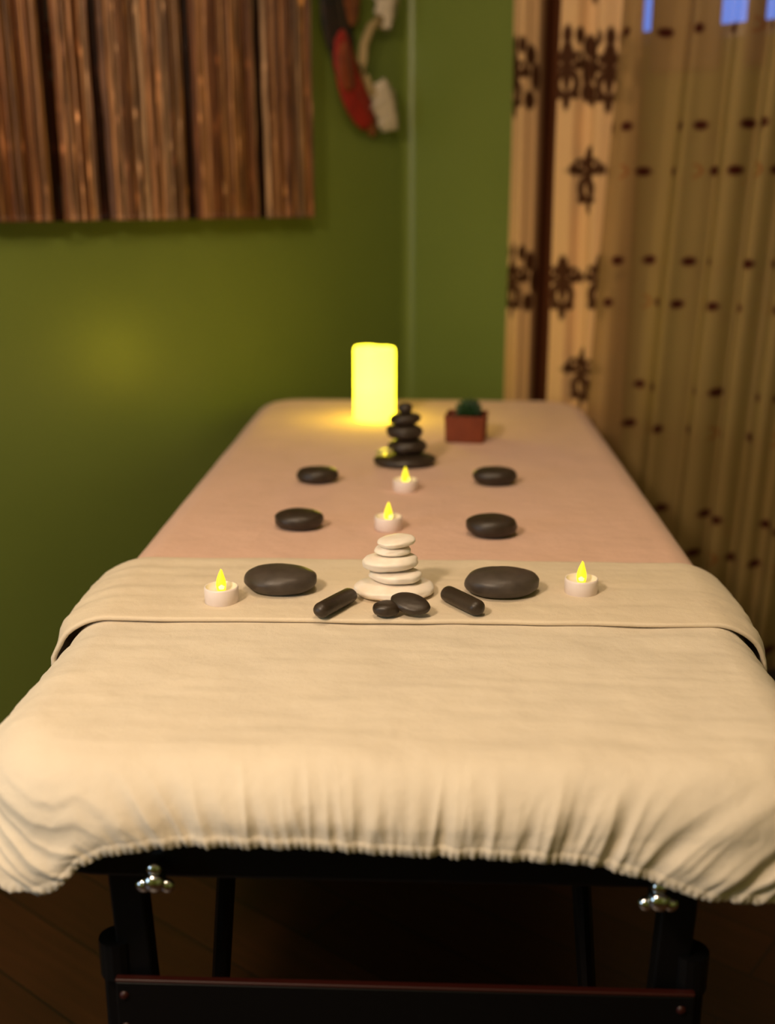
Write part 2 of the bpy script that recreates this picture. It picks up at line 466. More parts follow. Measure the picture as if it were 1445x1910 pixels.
slab('cushion', 0.040, 0.630, 0.686, M['vinyl'], 0.015)
slab('frame', 0.040, 0.572, 0.629, M['black'], 0.004)
ZL = 0.625
def leg(sx, yb, sy):
    # upper leg with a sliding lower leg clamped to its outer face
    bm = bmesh.new()
    x0 = sx * 0.2525
    add_box(bm, (x0, yb, 0.52), (0.032, 0.024, 0.19), Matrix.Rotation(R(sx * 2.5), 3, 'Y'), 0.003)
    add_tube(bm, [(x0 + sx * 0.016, yb - sy * 0.002, 0.470 + 0.017 * math.cos(0)), (x0 + sx * 0.016, yb - sy * 0.002, 0.449)], 0.017, 16)
    add_box(bm, (x0 + sx * 0.014, yb + sy * 0.01, 0.235), (0.034, 0.030, 0.47), None, 0.004)
    lg = from_bm('leg', bm, M['black'], tbl, False)
    bm = bmesh.new()
    add_lathe(bm, [(0.0, 0.0), (0.021, 0.0), (0.023, 0.006), (0.02, 0.018), (0.012, 0.024), (0.0, 0.024)], 20, (x0 + sx * 0.014, yb + sy * 0.01, 0.0))
    from_bm('foot_pad', bm, M['vinyl'], lg)
    bm = bmesh.new()
    kz = 0.385
    add_tube(bm, [(x0, yb - sy * 0.012, kz), (x0, yb - sy * 0.022, kz)], 0.008, 16)
    from_bm('clamp_bolt', bm, M['chrome'], lg)
    return lg
for (yb, sy) in ((0.075 - L / 2, 1), (L / 2 - 0.075, -1)):
    for sx in (-1, 1):
        leg(sx, yb, sy)
        bm = bmesh.new()   # diagonal strut from the underside down to the leg
        add_tube(bm, [(sx * 0.168, yb + sy * 0.05, 0.572), (sx * 0.205, yb + sy * 0.10, 0.22)], 0.0095, 10)
        part('strut', bm, M['black'])
    bm = bmesh.new()
    add_box(bm, (0.002, yb - sy * 0.022, 0.392), (0.536, 0.007, 0.124), None, 0.002)
    pn = part('end_panel', bm, M['black'])
    bm = bmesh.new()
    add_box(bm, (0.002, yb - sy * 0.022, 0.4555), (0.536, 0.008, 0.0035), None, 0.0015)
    eg = from_bm('edging', bm, M['mahogany'], pn, False); tag(eg, 'thin red-brown top edge')
    for sx in (-1, 1):
        for dz in (0.0, -0.035):
            bm = bmesh.new()
            add_lathe(bm, [(0, 0.003), (0.003, 0.0025), (0.0045, 0)], 14)
            o = from_bm('screw', bm, M['mahogany'], pn, True, (sx * 0.258, yb - sy * 0.0256, 0.440 + dz)); o.rotation_euler = (R(90 * sy), 0, 0)
# chrome wing knobs and hinge plates on the front rail
def knob(x, z, y):
    bm = bmesh.new()
    add_lathe(bm, [(0, 0.016), (0.006, 0.015), (0.0095, 0.011), (0.010, 0.004), (0.007, 0.0), (0.007, -0.006)], 28)
    for a in (90, 205, 335):
        c = Vector((math.cos(R(a)) * 0.0115, math.sin(R(a)) * 0.0115, 0.006))
        v = bmesh.ops.create_uvsphere(bm, u_segments=18, v_segments=12, radius=0.0068)['verts']
        bmesh.ops.scale(bm, vec=(1, 1, 0.75), verts=v); bmesh.ops.translate(bm, vec=c, verts=v)
    o = from_bm('knob', bm, M['chrome'], tbl, True, T(x, y, z)); o.rotation_euler = (R(90), 0, 0)
    tag(o, 'chrome three-lobed knob')
for x, z in ((-0.237, 0.583), (0.200, 0.576)):
    knob(x, z, 0.026)
for x, z, tl in ((-0.252, 0.624, 4), (0.172, 0.619, -6)):
    bm = bmesh.new(); add_box(bm, (0, 0, 0), (0.022, 0.004, 0.012), Matrix.Rotation(R(tl), 3, 'Y'), 0.001)
    o = from_bm('hinge_plate', bm, M['steel'], tbl, False, T(x, 0.032, z))

# ---------------------------------------------------------------- blanket
def bl_top(X, Y):
    return 0.0014 * nz(X * 5, Y * 4, 31) + 0.0010 * nz(X * 16, Y * 14, 33) + 0.0007 * nz(X * 30, Y * 3, 37)
def bl_drop(x, y): return 0.20 + 0.012 * nz(x * 9, y * 9, 6)
def bl_ruf(s, x, y, v, ed, tot):
    return 0.006 * max(0, v - .25) * (nz(s * 9, v, 40) + .6)
blanket = cover('blanket', M['blanket'], 0.0042, 0.006, bl_drop, bl_ruf, bl_top, 16, keep=lambda c: c.y > 0.43, tuck=False)
md = blanket.modifiers.new('thickness', 'SOLIDIFY'); md.thickness = 0.004; md.offset = -1
tag(blanket, 'dusty pink blanket smoothed over the far two thirds of the table', 'blanket')

# ---------------------------------------------------------------- folded-back top sheet (cuff)
def cuff_mesh():
    # cross-section around the table (u) with the cloth hanging both sides, swept along Y with rolled front edge
    us = []
    hang = 0.17
    W = HW + 0.005
    sh = 0.055
    nh, ns, nt = 22, 12, 90
    for k in range(nh): us.append(('L', k / nh))
    for k in range(ns): us.append(('LS', k / ns))
    for k in range(nt + 1): us.append(('T', k / nt))
    for k in range(ns): us.append(('RS', (k + 1) / ns))
    for k in range(nh): us.append(('R', (k + 1) / nh))
    def yf(x):     # gently wavy front edge, px traced
        return 0.343 + 0.0035 * nz(x * 9, 0, 50) + 0.006 * (x + 0.02)
    prof = []      # (t, dz, layer) : front underside -> roll -> top -> back roll -> down
    rows = []
    for k in range(5): rows.append((0.010 * (1 - k / 4) , 0.0012, 0))
    for k in range(1, 8):
        a = R(180) * k / 8
        rows.append((-0.0028 * math.sin(a), 0.0012 + 0.0028 * (1 - math.cos(a)), 0))
    NB = 44
    for k in range(NB + 1): rows.append((0.0 + 0.205 * k / NB, 0.0068 + 0.0030 * min(1, k / (NB * .42)), 1))
    rows.append((0.2085, 0.0090, 1)); rows.append((0.2100, 0.0065, 1)); rows.append((0.2095, 0.003, 1))
    V = []
    for (t, h, top) in rows:
        for (kd, u) in us:
            if kd == 'T': x = -W + sh + (2 * W - 2 * sh) * u; z = 0; nx, nzz = 0, 1
            elif kd in ('LS', 'RS'):
                a = R(90) * (1 - u if kd == 'LS' else u); sg = -1 if kd == 'LS' else 1
                x = sg * (W - sh + sh * math.sin(a)); z = -sh * (1 - math.cos(a)); nx, nzz = sg * math.sin(a), math.cos(a)
            else:
                f = 1 - u if kd == 'L' else u; sg = -1 if kd == 'L' else 1
                x = sg * (W + 0.006 * f); z = -sh - hang * f; nx, nzz = sg, 0
            X = CX + x
            y0 = yf(X)
            fl = 1.0
            Y = y0 + t
            hh = h
            side = abs(nx)
            if top:
                # soft long creases running across the cuff, mostly at the sides
                cr = 0.0016 * nz(X * 2.2, Y * 55, 60) * (0.25 + 0.75 * min(1, abs(x) / 0.3)) + 0.0009 * nz(X * 12, Y * 30, 66)
                hh += cr * (1 if t < 0.2 else 0.3) * (0.35 + 0.65 * min(1, t / 0.02))
            if side > 0:   # cloth stands away from the table at its sides
                hh += side * (0.009 + (0.007 if nx < 0 else 0.002) + 0.004 * nz(Y * 16, z * 22, 70)) * min(1, -z / 0.03 + .2) * (0.45 + 0.55 * min(1, max(0, t) / 0.04))
                if nx < 0 and z < -0.025: hh += 0.006 * math.sin(Y * 60 + z * 130) * min(1, (-z - .025) / .04)
            V.append((X + nx * hh, Y, ZT + z + nzz * hh + bed_noise(X, Y) * 0.4 * nzz))
    N = len(us); Fc = [(j * N + i, j * N + i + 1, (j + 1) * N + i + 1, (j + 1) * N + i) for j in range(len(rows) - 1) for i in range(N - 1)]
    o = from_py('top_sheet', V, Fc, M['topsheet'])
    return o
cuff = cuff_mesh()
tag(cuff, 'cream top sheet folded back in a wide cuff over the edge of the pink blanket', 'bed sheet')

# ---------------------------------------------------------------- stones
def pebble(name, loc, dims, m, label, rz=0, seed=0, sq=2.4, tilt=(0, 0), group=None, lump=0.05, cat='stone'):
    bm = bmesh.new()
    bmesh.ops.create_icosphere(bm, subdivisions=4, radius=1)
    for v in bm.verts:
        p = v.co.copy()
        k = (abs(p.x) ** sq + abs(p.y) ** sq) ** (1 / sq) / max(1e-6, math.hypot(p.x, p.y)) if math.hypot(p.x, p.y) > 1e-4 else 1
        p.x /= k; p.y /= k
        rh = math.hypot(p.x, p.y); e_ = 2.7; kn_ = (min(rh, 1.2) ** e_ + abs(p.z) ** e_) ** (1 / e_)
        p /= max(kn_, 1e-6)
        f = 1 + lump * nz(p.x * 1.3 + seed * 7.1, p.y * 1.3, p.z * 1.3 + seed) + lump * 0.4 * nz(p.x * 3 + seed, p.y * 3, p.z * 3)
        p *= f
        v.co = Vector((p.x * dims[0] / 2, p.y * dims[1] / 2, p.z * dims[2] / 2))
    z0 = min(v.co.z for v in bm.verts)
    o = from_bm(name, bm, m)
    o.rotation_euler = (R(tilt[0]), R(tilt[1]), R(rz))
    o.location = loc
    tag(o, label, cat, group)
    return o
ZC = ZT + 0.0088   # top of the cuff
ZB = ZT + 0.0048   # top of the blanket
def lift(x, y, z):
    k = (0.456 - (z - ZT)) / 0.456
    return x * k, -0.835 + (y + 0.835) * k
B, G = M['basalt'], M['basalt_grey']
HS = 'dark hot stones laid out on the table'
def flat(x, y, w, d, h, z, m, label, rz, seed, sq=2.6):
    x, y = lift(x, y, z)
    return pebble('massage_stone', (x, y, z + h / 2 - 0.001), (w, d, h), m, label, rz, seed, sq, group=HS)
flat(-0.180, 0.452, 0.086, 0.066, 0.030, ZC, G, 'large grey-brown oval massage stone on the cream cuff beside the left tealight', -4, 1)
flat(0.087, 0.452, 0.088, 0.064, 0.030, ZC, G, 'large grey oval massage stone with bluish sheen on the cuff beside the right tealight', 3, 2)
flat(-0.189, 0.726, 0.070, 0.056, 0.027, ZB, B, 'medium dark oval massage stone on the pink blanket, nearer of the two at left', 2, 3)
flat(0.087, 0.700, 0.072, 0.058, 0.029, ZB, B, 'medium dark oval massage stone on the pink blanket, nearer of the two at right', -2, 4)
flat(-0.190, 1.002, 0.070, 0.052, 0.026, ZB, B, 'dark oval massage stone on the pink blanket, farther of the two at left', 4, 5)
flat(0.108, 1.002, 0.073, 0.054, 0.028, ZB, B, 'dark oval massage stone on the pink blanket, farther of the two at right', 0, 6)
def capsule(x0, y0, x1, y1, r, label, seed):
    c = Vector(((x0 + x1) / 2, (y0 + y1) / 2, ZC + r * 0.86)); d = Vector((x1 - x0, y1 - y0, 0)); hl = d.length / 2
    bm = bmesh.new(); bmesh.ops.create_icosphere(bm, subdivisions=4, radius=1)
    for v in bm.verts:
        p = v.co.copy(); f = 1 + 0.05 * nz(p.x * 1.2 + seed * 5, p.y, p.z)
        v.co = Vector((p.x * r * f + hl * max(-1, min(1, p.x * 5)), p.y * r * f, p.z * r * 0.9 * f))
    o = from_bm('massage_stone', bm, B); o.location = c; o.rotation_euler = (0, 0, math.atan2(d.y, d.x))
    return tag(o, label, 'stone', HS)
capsule(-0.1190, 0.341, -0.093, 0.388, 0.0100, 'long finger-shaped black massage stone lying left of the white stone stack', 7)
capsule(0.0235, 0.396, 0.0520, 0.355, 0.0105, 'long finger-shaped black massage stone lying right of the white stone stack', 8)
pebble('massage_stone', (-0.048, 0.350, ZC + 0.0075), (0.030, 0.026, 0.016), B, 'small round black pebble tucked under a flat one before the white stack', 20, 9, group=HS)
pebble('massage_stone', (-0.021, 0.354, ZC + 0.0125), (0.046, 0.028, 0.0125), B, 'small flat black pebble leaning on a round one before the white stack', -20, 10, tilt=(24, 10), group=HS)

def stack(x, y, z, rows, m, labels, group, name):
    x, y = lift(x, y, z)
    zz = z
    for i, (dx, dy, wd, dp, h, rz, tl) in enumerate(rows):
        pebble(name, (x + dx, y + dy, zz + h / 2), (wd, dp, h), m, labels[i], rz, 20 + i * 3 + (40 if m is not B else 0), 2.2, tl, group, 0.07)
        zz += h * 0.96
stack(-0.042, 0.443, ZC - 0.001, [
    (0.000, 0.000, 0.094, 0.078, 0.0175, 8, (0, 0)),
    (0.001, 0.002, 0.062, 0.052, 0.0145, -6, (0, 0)),
    (-0.005, 0.004, 0.066, 0.052, 0.018, 12, (0, -2)),
    (-0.002, 0.006, 0.042, 0.036, 0.011, 0, (0, 0)),
    (0.002, 0.006, 0.045, 0.036, 0.011, 20, (2, -4))], M['marble'],
    ['broad white marble pebble at the bottom of the white stone stack',
     'white marble pebble second from the bottom of the white stack',
     'plump veined white pebble in the middle of the white stack',
     'small white pebble just beneath the top of the white stack',
     'flat white oval pebble on top of the white stack'], 'white pebbles stacked in a cairn', 'white_pebble')
stack(-0.047, 1.132, ZB - 0.001, [
    (0.000, 0.000, 0.110, 0.090, 0.021, 0, (0, 0)),
    (0.005, 0.004, 0.068, 0.060, 0.027, 10, (0, 0)),
    (0.000, 0.004, 0.065, 0.058, 0.028, -8, (0, 2)),
    (0.001, 0.004, 0.055, 0.048, 0.020, 10, (0, -2)),
    (0.001, 0.004, 0.026, 0.024, 0.019, 0, (0, 0))], B,
    ['wide flat black stone at the bottom of the black stone stack',
     'black stone second from the bottom of the black stack',
     'rounded black stone in the middle of the black stack',
     'black stone just beneath the tiny top one of the black stack',
     'tiny black stone on top of the black stack'], 'black stones stacked in a cairn', 'black_stone')
pebble('yellow_pebble', (-0.081, 1.100, ZB + 0.0255), (0.030, 0.024, 0.012), M['yellowstone'], 'small pale yellow pebble on the left rim of the black stack base', 0, 90, tilt=(0, -8), cat='pebble')

# ---------------------------------------------------------------- tealights
def tealight():
    root = bpy.data.objects.new('led_tealight', None); COL.objects.link(root); root.empty_display_size = 0.02
    bm = bmesh.new()
    add_lathe(bm, [(0, 0.0), (0.0185, 0.0), (0.0195, 0.001), (0.0198, 0.0175), (0.0192, 0.0192), (0.0182, 0.0195), (0.0174, 0.0188), (0.0165, 0.0155), (0.012, 0.0135), (0.006, 0.0142), (0, 0.0142)], 48)
    from_bm('cup', bm, M['plastic'], root)
    bm = bmesh.new()
    def wp(q, a): return q + Vector((0.0012 * max(0, (q.z - 0.03) / 0.012) ** 2, 0, 0))
    add_lathe(bm, [(0, 0.0138), (0.0045, 0.0140), (0.0056, 0.0175), (0.0060, 0.0215), (0.0055, 0.0255), (0.0043, 0.0300), (0.0028, 0.0345), (0.0013, 0.0385), (0, 0.0405)], 24, (0, 0, 0), wp)
    fl = from_bm('flame', bm, M['flame'], root); fl['label'] = 'glowing yellow plastic flame'
    bm = bmesh.new()
    add_lathe(bm, [(0, 0.016), (0.0035, 0.017), (0.0042, 0.020), (0.003, 0.0235), (0, 0.025)], 16, (0, -0.0026, 0))
    from_bm('led_bulb', bm, M['flamecore'], fl)
    return root
def copy_tree(o, parent=None):
    c = o.copy(); COL.objects.link(c); c.parent = parent
    for ch in [x for x in bpy.data.objects if x.parent == o]: copy_tree(ch, c)
    return c
spots = [(-0.245, 0.412, ZC, 15, 'white LED tealight on the left of the cream cuff beside the large grey-brown stone'),
         (0.183, 0.459, ZC, -10, 'white LED tealight on the right end of the cream cuff'),
         (-0.060, 0.726, ZB, 40, 'white LED tealight on the pink blanket just behind the white stone stack'),
         (-0.041, 0.950, ZB, 80, 'white LED tealight on the pink blanket just in front of the black stone stack')]
tl0 = tealight()
for i, (x, y, z, a, lb) in enumerate(spots):
    o = tl0 if i == 0 else copy_tree(tl0)
    x, y = lift(x, y, z)
    o.location = (x, y, z - 0.001); o.rotation_euler = (0, 0, R(a)); tag(o, lb, 'candle', 'LED tealights on the table')

# ---------------------------------------------------------------- pillar candle
pc = empty('pillar_candle', (-0.121, 1.545, ZB - 0.001), 'tall glowing yellow pillar candle at the far end of the table', 'candle')
bm = bmesh.new()
def pw(q, a):
    f = 1 + 0.012 * nz(math.cos(a) * 1.5, math.sin(a) * 1.5, q.z * 14)
    r = Vector((q.x * f, q.y * f, q.z))
    if q.z > 0.14: r.z += (0.004 * nz(math.cos(a) * 1.4 + 3, math.sin(a) * 1.4, 5) - 0.0015 * math.cos(a)) * (q.z - 0.14) / 0.018
    return r
prof = [(0, 0), (0.042, 0), (0.0432, 0.003)] + [(0.0435, 0.003 + 0.145 * k / 16) for k in range(1, 17)] + [(0.0428, 0.151), (0.0408, 0.1545), (0.0375, 0.154), (0.036, 0.149), (0.030, 0.142), (0, 0.140)]
add_lathe(bm, prof, 64, (0, 0, 0), pw)
from_bm('wax_body', bm, M['pillar'], pc)
bm = bmesh.new(); add_tube(bm, [(0, 0, 0.139), (0.001, 0, 0.146), (0.003, 0.001, 0.152)], 0.0012, 8)
from_bm('wick', bm, M['vinyl'], pc)

# ---------------------------------------------------------------- potted succulent
pp = empty('potted_succulent', (0.069, 1.338, ZB - 0.001), 'green succulent in a small square terracotta pot behind the black stones', 'plant', rz=R(-7))
bm = bmesh.new()
s0, s1, hp = 0.0375, 0.0400, 0.053
def sqring(s, z, r=0.006):
    out = []
    for (sx, sy, a0) in ((1, 1, 0), (-1, 1, 90), (-1, -1, 180), (1, -1, 270)):
        for k in range(5):
            a = R(a0 + 90 * k / 4); out.append(bm.verts.new((sx * (s - r) + r * math.cos(a), sy * (s - r) + r * math.sin(a), z)))
    return out
rg = [sqring(s0 - .003, 0), sqring(s0, 0.003), sqring(s1 - 0.0005, hp - 0.006), sqring(s1, hp - .0015), sqring(s1 - .0005, hp), sqring(s1 - 0.004, hp), sqring(s1 - 0.006, hp - 0.008)]
for a_, b_ in zip(rg, rg[1:]):
    for k in range(20): bm.faces.new((a_[k], a_[(k + 1) % 20], b_[(k + 1) % 20], b_[k]))
bm.faces.new(rg[0]); bm.faces.new(rg[-1])
from_bm('pot', bm, M['terracotta'], pp, False)
bm = bmesh.new()
bmesh.ops.create_grid(bm, x_segments=14, y_segments=14, size=0.031)
for v in bm.verts: v.co.z = hp - 0.007 + 0.0025 * nz(v.co.x * 90, v.co.y * 90, 0)
from_bm('soil', bm, M['soil'], pp)
bm = bmesh.new()
random.seed(3)
for ringi, (cnt, el, ln) in enumerate(((10, 12, 0.026), (10, 32, 0.028), (8, 52, 0.028), (6, 70, 0.027), (3, 84, 0.025))):
    for k in range(cnt):
        az = 2 * math.pi * (k + 0.5 * (ringi % 2)) / cnt + random.uniform(-.1, .1); e_ = R(el)
        d = Vector((math.cos(az) * math.cos(e_), math.sin(az) * math.cos(e_), math.sin(e_)))
        p0 = Vector((0.004, 0.004, hp - 0.004)) + d * 0.003
        pts = [p0 + d * ln * t + Vector((0, 0, 0.004 * t * t)) for t in (0, .15, .35, .6, .8, .93, 1)]
        add_tube(bm, pts, [0.002, 0.0038, 0.0054, 0.0054, 0.0038, 0.002, 0.0004], 8)
from_bm('rosette', bm, M['plant'], pp)

# ---------------------------------------------------------------- reed wall hanging on the left wall
random.seed(11)
art = empty('reed_wall_panel', RM(0, 1.24, 1.118), 'large brown panel of bundled vertical reeds and bark hanging on the left green wall', 'wall art')
art.rotation_euler = (0, 0, math.atan2(E2.y, E2.x))       # local x = along the wall (towards camera), local y = away from / into the room
TH = 0.050
b0, b1, z1 = 0.436, 2.04, 0.90
def AP(b, out, z): return Vector((b - 1.24, out, z))
# local y axis: rotate z by atan2(E2): y_local = (-E2.y, E2.x) = (0.803,-0.596) = E1, i.e. out into the room
bm = bmesh.new()
vs = [bm.verts.new(AP(b_, o_, z_)) for z_ in (0, z1) for (b_, o_) in ((b0, 0.002), (b1, 0.002), (b1, TH - 0.012), (b0, TH - 0.012))]
for q in ((0, 1, 2, 3), (4, 5, 6, 7), (0, 1, 5, 4), (1, 2, 6, 5), (2, 3, 7, 6), (3, 0, 4, 7)): bm.faces.new([vs[i] for i in q])
from_bm('backing_board', bm, M['pframe'], art, False)
V, Fc, Cc = [], [], []
x = b0 + 0.002
def lin(c): return tuple((v / 255) ** 2.2 for v in c)
pal = [lin((176, 130, 92)), lin((128, 88, 60)), lin((112, 72, 44)), lin((92, 58, 36)), lin((172, 140, 110)), lin((140, 100, 55)), lin((118, 88, 70))]
darkz = [(0.60, 0.03), (0.475, 0.012), (0.815, 0.03), (0.93, 0.012), (1.045, 0.03), (1.16, 0.022), (1.33, .02)]
while x < b1 - 0.004:
    wdt = random.choice((0.003, 0.004, 0.005, 0.006, 0.008, 0.010))
    dark = any(abs(x + 0.0 - c) < h_ * 0.55 for c, h_ in darkz)
    if dark: depth = random.uniform(0.0, 0.004); c0 = lin((40, 20, 12))
    else:
        g = 0.5 + 0.5 * nz(x * 22, 0, 0)
        depth = 0.006 + 0.012 * g + random.uniform(0, 0.006); c0 = random.choice(pal)
        k_ = 0.55 + 0.75 * (0.5 + 0.9 * nz(x * 35, 4, 0)); c0 = tuple(c * k_ for c in c0)
    ns = 60; na = 5
    base = len(V); lean = random.uniform(-0.010, 0.004) - 0.006
    ph = random.uniform(0, 50)
    for j in range(ns + 1):
        z = z1 * j / ns
        wob = 0.0022 * nz(z * 5, ph, 0) - lean * (z / z1) + lean * .2
        kn = max(0, nz(z * 26, ph + 9, 0) - 0.38) * 4
        for i in range(na):
            a = math.pi * i / (na - 1)
            V.append(AP(min(b1, max(b0, x + wdt * (0.5 - 0.62 * math.cos(a)) + wob)), TH - 0.012 + (depth + 0.004 * kn * .4) * (0.25 + 0.75 * math.sin(a)) + 0.0015 * nz(z * 12, ph, 3), z))
            kk = 0.85 + 0.3 * nz(z * 9, ph, 7) + 1.4 * kn
            Cc.append(tuple(c * kk for c in c0))
    for j in range(ns):
        for i in range(na - 1):
            Fc.append((base + j * na + i, base + j * na + i + 1, base + (j + 1) * na + i + 1, base + (j + 1) * na + i))
    for j in (0, ns):
        Fc.append(tuple(base + j * na + i for i in range(na)))
    x += wdt * 0.92
reeds = from_py('reeds', V, Fc, M['reed'], art)
add_color(reeds.data, 'pattern', Cc)

# ---------------------------------------------------------------- dream catcher of feathers
def wallpt(b, z, out=0.02): return RM(out, b, z)
dc = empty('dream_catcher', wallpt(0.23, 1.33, 0.0), 'feathered dream catcher with red, dark and white feathers hanging beside the reed panel', 'wall decoration')
dc.rotation_euler = art.rotation_euler
def DP(b, z, out): return Vector((b - 0.23, out, z - 1.33))
def feather(name, pts, width, m, out, seed, label=None, fluffy=0.0, thick=0.004):
    """pts: list of (b, z) from quill to tip; a curved vane with a shaft"""
    bm = bmesh.new(); n_ = 28
    P = []
    for k in range(n_ + 1):
        t = k / n_ * (len(pts) - 1); i = min(int(t), len(pts) - 2); f = t - i
        p0 = pts[max(i - 1, 0)]; p1 = pts[i]; p2 = pts[i + 1]; p3 = pts[min(i + 2, len(pts) - 1)]
        q = [0.5 * ((2 * p1[c]) + (-p0[c] + p2[c]) * f + (2 * p0[c] - 5 * p1[c] + 4 * p2[c] - p3[c]) * f * f + (-p0[c] + 3 * p1[c] - 3 * p2[c] + p3[c]) * f ** 3) for c in (0, 1)]
        P.append(q)
    rows = []
    for k, q in enumerate(P):
        t = k / n_
        w_ = width * (math.sin(math.pi * min(1, t * 0.93 + 0.05)) ** 0.6) * (1 + fluffy * nz(t * 14, seed, 0))
        a = P[min(k + 1, n_)]; b_ = P[max(k - 1, 0)]
        tx, tz = a[0] - b_[0], a[1] - b_[1]; ln = math.hypot(tx, tz) or 1; nx_, nz_ = -tz / ln, tx / ln
        row = []
        for j in range(9):
            s_ = (j / 4 - 1)
            row.append(bm.verts.new(DP(q[0] + nx_ * w_ * s_ * (1 + 0.12 * nz(t * 30, j, seed)), q[1] + nz_ * w_ * s_ - abs(s_) * w_ * 0.35, out + thick * (1 - s_ * s_) * 2 + 0.006 * math.sin(t * 3))))
        rows.append(row)
    for a, b_ in zip(rows, rows[1:]):
        for j in range(8): bm.faces.new((a[j], a[j + 1], b_[j + 1], b_[j]))
    o = from_bm(name, bm, m, dc)
    md = o.modifiers.new('t', 'SOLIDIFY'); md.thickness = 0.002
    if label: o['label'] = label
    bm = bmesh.new(); add_tube(bm, [DP(q[0], q[1], out + thick * 2 + 0.0015 + 0.006 * math.sin(k / n_ * 3)) for k, q in enumerate(P)], 0.0009, 6)
    from_bm('shaft', bm, M['quill'], o)
    return o
M['quill'] = mat('quill', (0.10, 0.06, 0.03), 0.5)
M['redf'] = mat('red_feather', rough=0.75); noise_color(M['redf'], (0.22, 0.008, 0.004), (0.36, 0.014, 0.006), 40, 4)
M['darkf'] = mat('dark_feather', rough=0.7); noise_color(M['darkf'], (0.006, 0.006, 0.008), (0.03, 0.014, 0.01), 40, 4)
M['brownf'] = mat('brown_feather', rough=0.75); noise_color(M['brownf'], (0.10, 0.02, 0.008), (0.28, 0.09, 0.02), 30, 4)
M['rustf'] = mat('rust_feather', rough=0.75); noise_color(M['rustf'], (0.16, 0.028, 0.006), (0.26, 0.05, 0.01), 30, 4)
M['whitef'] = mat('white_fluff', rough=0.9); noise_color(M['whitef'], (0.46, 0.38, 0.28), (0.60, 0.50, 0.38), 50, 4)
M['cord'] = mat('tan_leather_cord', (0.36, 0.26, 0.12), 0.7)
feather('feather', [(0.300, 1.80), (0.318, 1.70), (0.310, 1.60), (0.290, 1.52), (0.300, 1.46)], 0.056, M['darkf'], 0.016, 1, 'black feather')
feather('feather', [(0.268, 1.78), (0.262, 1.70), (0.262, 1.62), (0.258, 1.57)], 0.036, M['brownf'], 0.020, 2, 'dark brown feather')
feather('feather', [(0.300, 1.56), (0.292, 1.50), (0.262, 1.43), (0.215, 1.375), (0.188, 1.352)], 0.046, M['redf'], 0.026, 3, 'red feather')
feather('feather', [(0.305, 1.53), (0.300, 1.47), (0.285, 1.42)], 0.030, M['rustf'], 0.036, 4, 'rust orange feather')
feather('feather', [(0.225, 1.42), (0.190, 1.365), (0.170, 1.318)], 0.024, M['brownf'], 0.018, 5, 'brown feather tip')
feather('fluff', [(0.172, 1.455), (0.148, 1.41), (0.120, 1.335)], 0.046, M['whitef'], 0.030, 6, 'white fluffy feather', 0.5, 0.014)
feather('fluff', [(0.125, 1.76), (0.130, 1.68), (0.142, 1.575)], 0.044, M['whitef'], 0.024, 7, 'white fluffy feather', 0.5, 0.014)
bm = bmesh.new()
arc_ = []
for k in range(17):
    t = k / 16
    th_ = R(62 + 236 * t * 0.5 + 0) 
    arc_.append(None)
pts_ = [(0.160, 1.598), (0.198, 1.572), (0.224, 1.530), (0.231, 1.490), (0.222, 1.455), (0.198, 1.425), (0.165, 1.405)]
add_tube(bm, [DP(b_, z_, 0.034) for (b_, z_) in pts_], 0.0115, 10)
cc = from_bm('crescent', bm, M['cord'], dc); cc['label'] = 'tan crescent-shaped cord'
bm = bmesh.new()
add_tube(bm, [DP(0.23 + 0.10 * math.cos(2 * math.pi * k / 32), 1.88 + 0.11 * math.sin(2 * math.pi * k / 32), 0.014) for k in range(33)], 0.006, 8)
from_bm('hoop', bm, M['cord'], dc)
bm = bmesh.new()
for k in range(12):
    a_ = 2 * math.pi * k / 12; c_ = 2 * math.pi * (k + 5) / 12
    add_tube(bm, [DP(0.23 + 0.10 * math.cos(a_), 1.88 + 0.11 * math.sin(a_), 0.014), DP(0.23 + 0.10 * math.cos(c_), 1.88 + 0.11 * math.sin(c_), 0.014)], 0.0008, 5)
from_bm('web', bm, M['cord'], dc)

# ---------------------------------------------------------------- curtains
def smooth(x): x = max(0, min(1, x)); return x * x * (3 - 2 * x)
def inside(d, w_=0.0018): return smooth(0.5 - d / (2 * w_))
def ell(x, y, cx, cy, rx, ry): return (math.hypot((x - cx) / rx, (y - cy) / ry) - 1) * min(rx, ry)
def motif(x, y, big):
    """damask ornament: bud, side arms with curls, ringed lower drop"""
    ax = abs(x)
    d = ell(ax, y, 0, 0.047, 0.010, 0.020)                 # top bud
    d = min(d, ell(ax, y, 0.011, 0.036, 0.006, 0.010))
    d = min(d, ell(ax, y, 0, 0.010, 0.009, 0.034))         # stem
    d = min(d, ell(ax, y, 0.024, 0.015 + 0.10 * (ax - .024), 0.020, 0.0050))   # arms
    d = min(d, ell(ax, y, 0.043, 0.021, 0.0065, 0.009))
    d = min(d, abs(math.hypot(ax - 0.026, y - 0.032) - 0.009) - 0.0022)         # curl
    rr_ = math.hypot(ax / 0.022, (y + 0.022) / 0.026)
    d = min(d, (abs(rr_ - 1) * 0.022) - 0.0052)             # lower ring
    d = min(d, ell(ax, y, 0, -0.022, 0.004, 0.016))
    d = min(d, ell(ax, y, 0, -0.058, 0.006, 0.014))
    d = min(d, ell(ax, y, 0.020, -0.046, 0.007, 0.007))
    if big:
        d = min(d, ell(ax, y, 0.052, 0.058, 0.012, 0.020)); d = min(d, ell(ax, y, 0.066, 0.012, 0.010, 0.026))
        d = min(d, ell(ax, y, 0.050, -0.040, 0.013, 0.018)); d = min(d, ell(ax, y, 0.028, 0.080, 0.009, 0.014)); d = min(d, ell(ax, y, 0, 0.082, 0.008, 0.016))
    return d
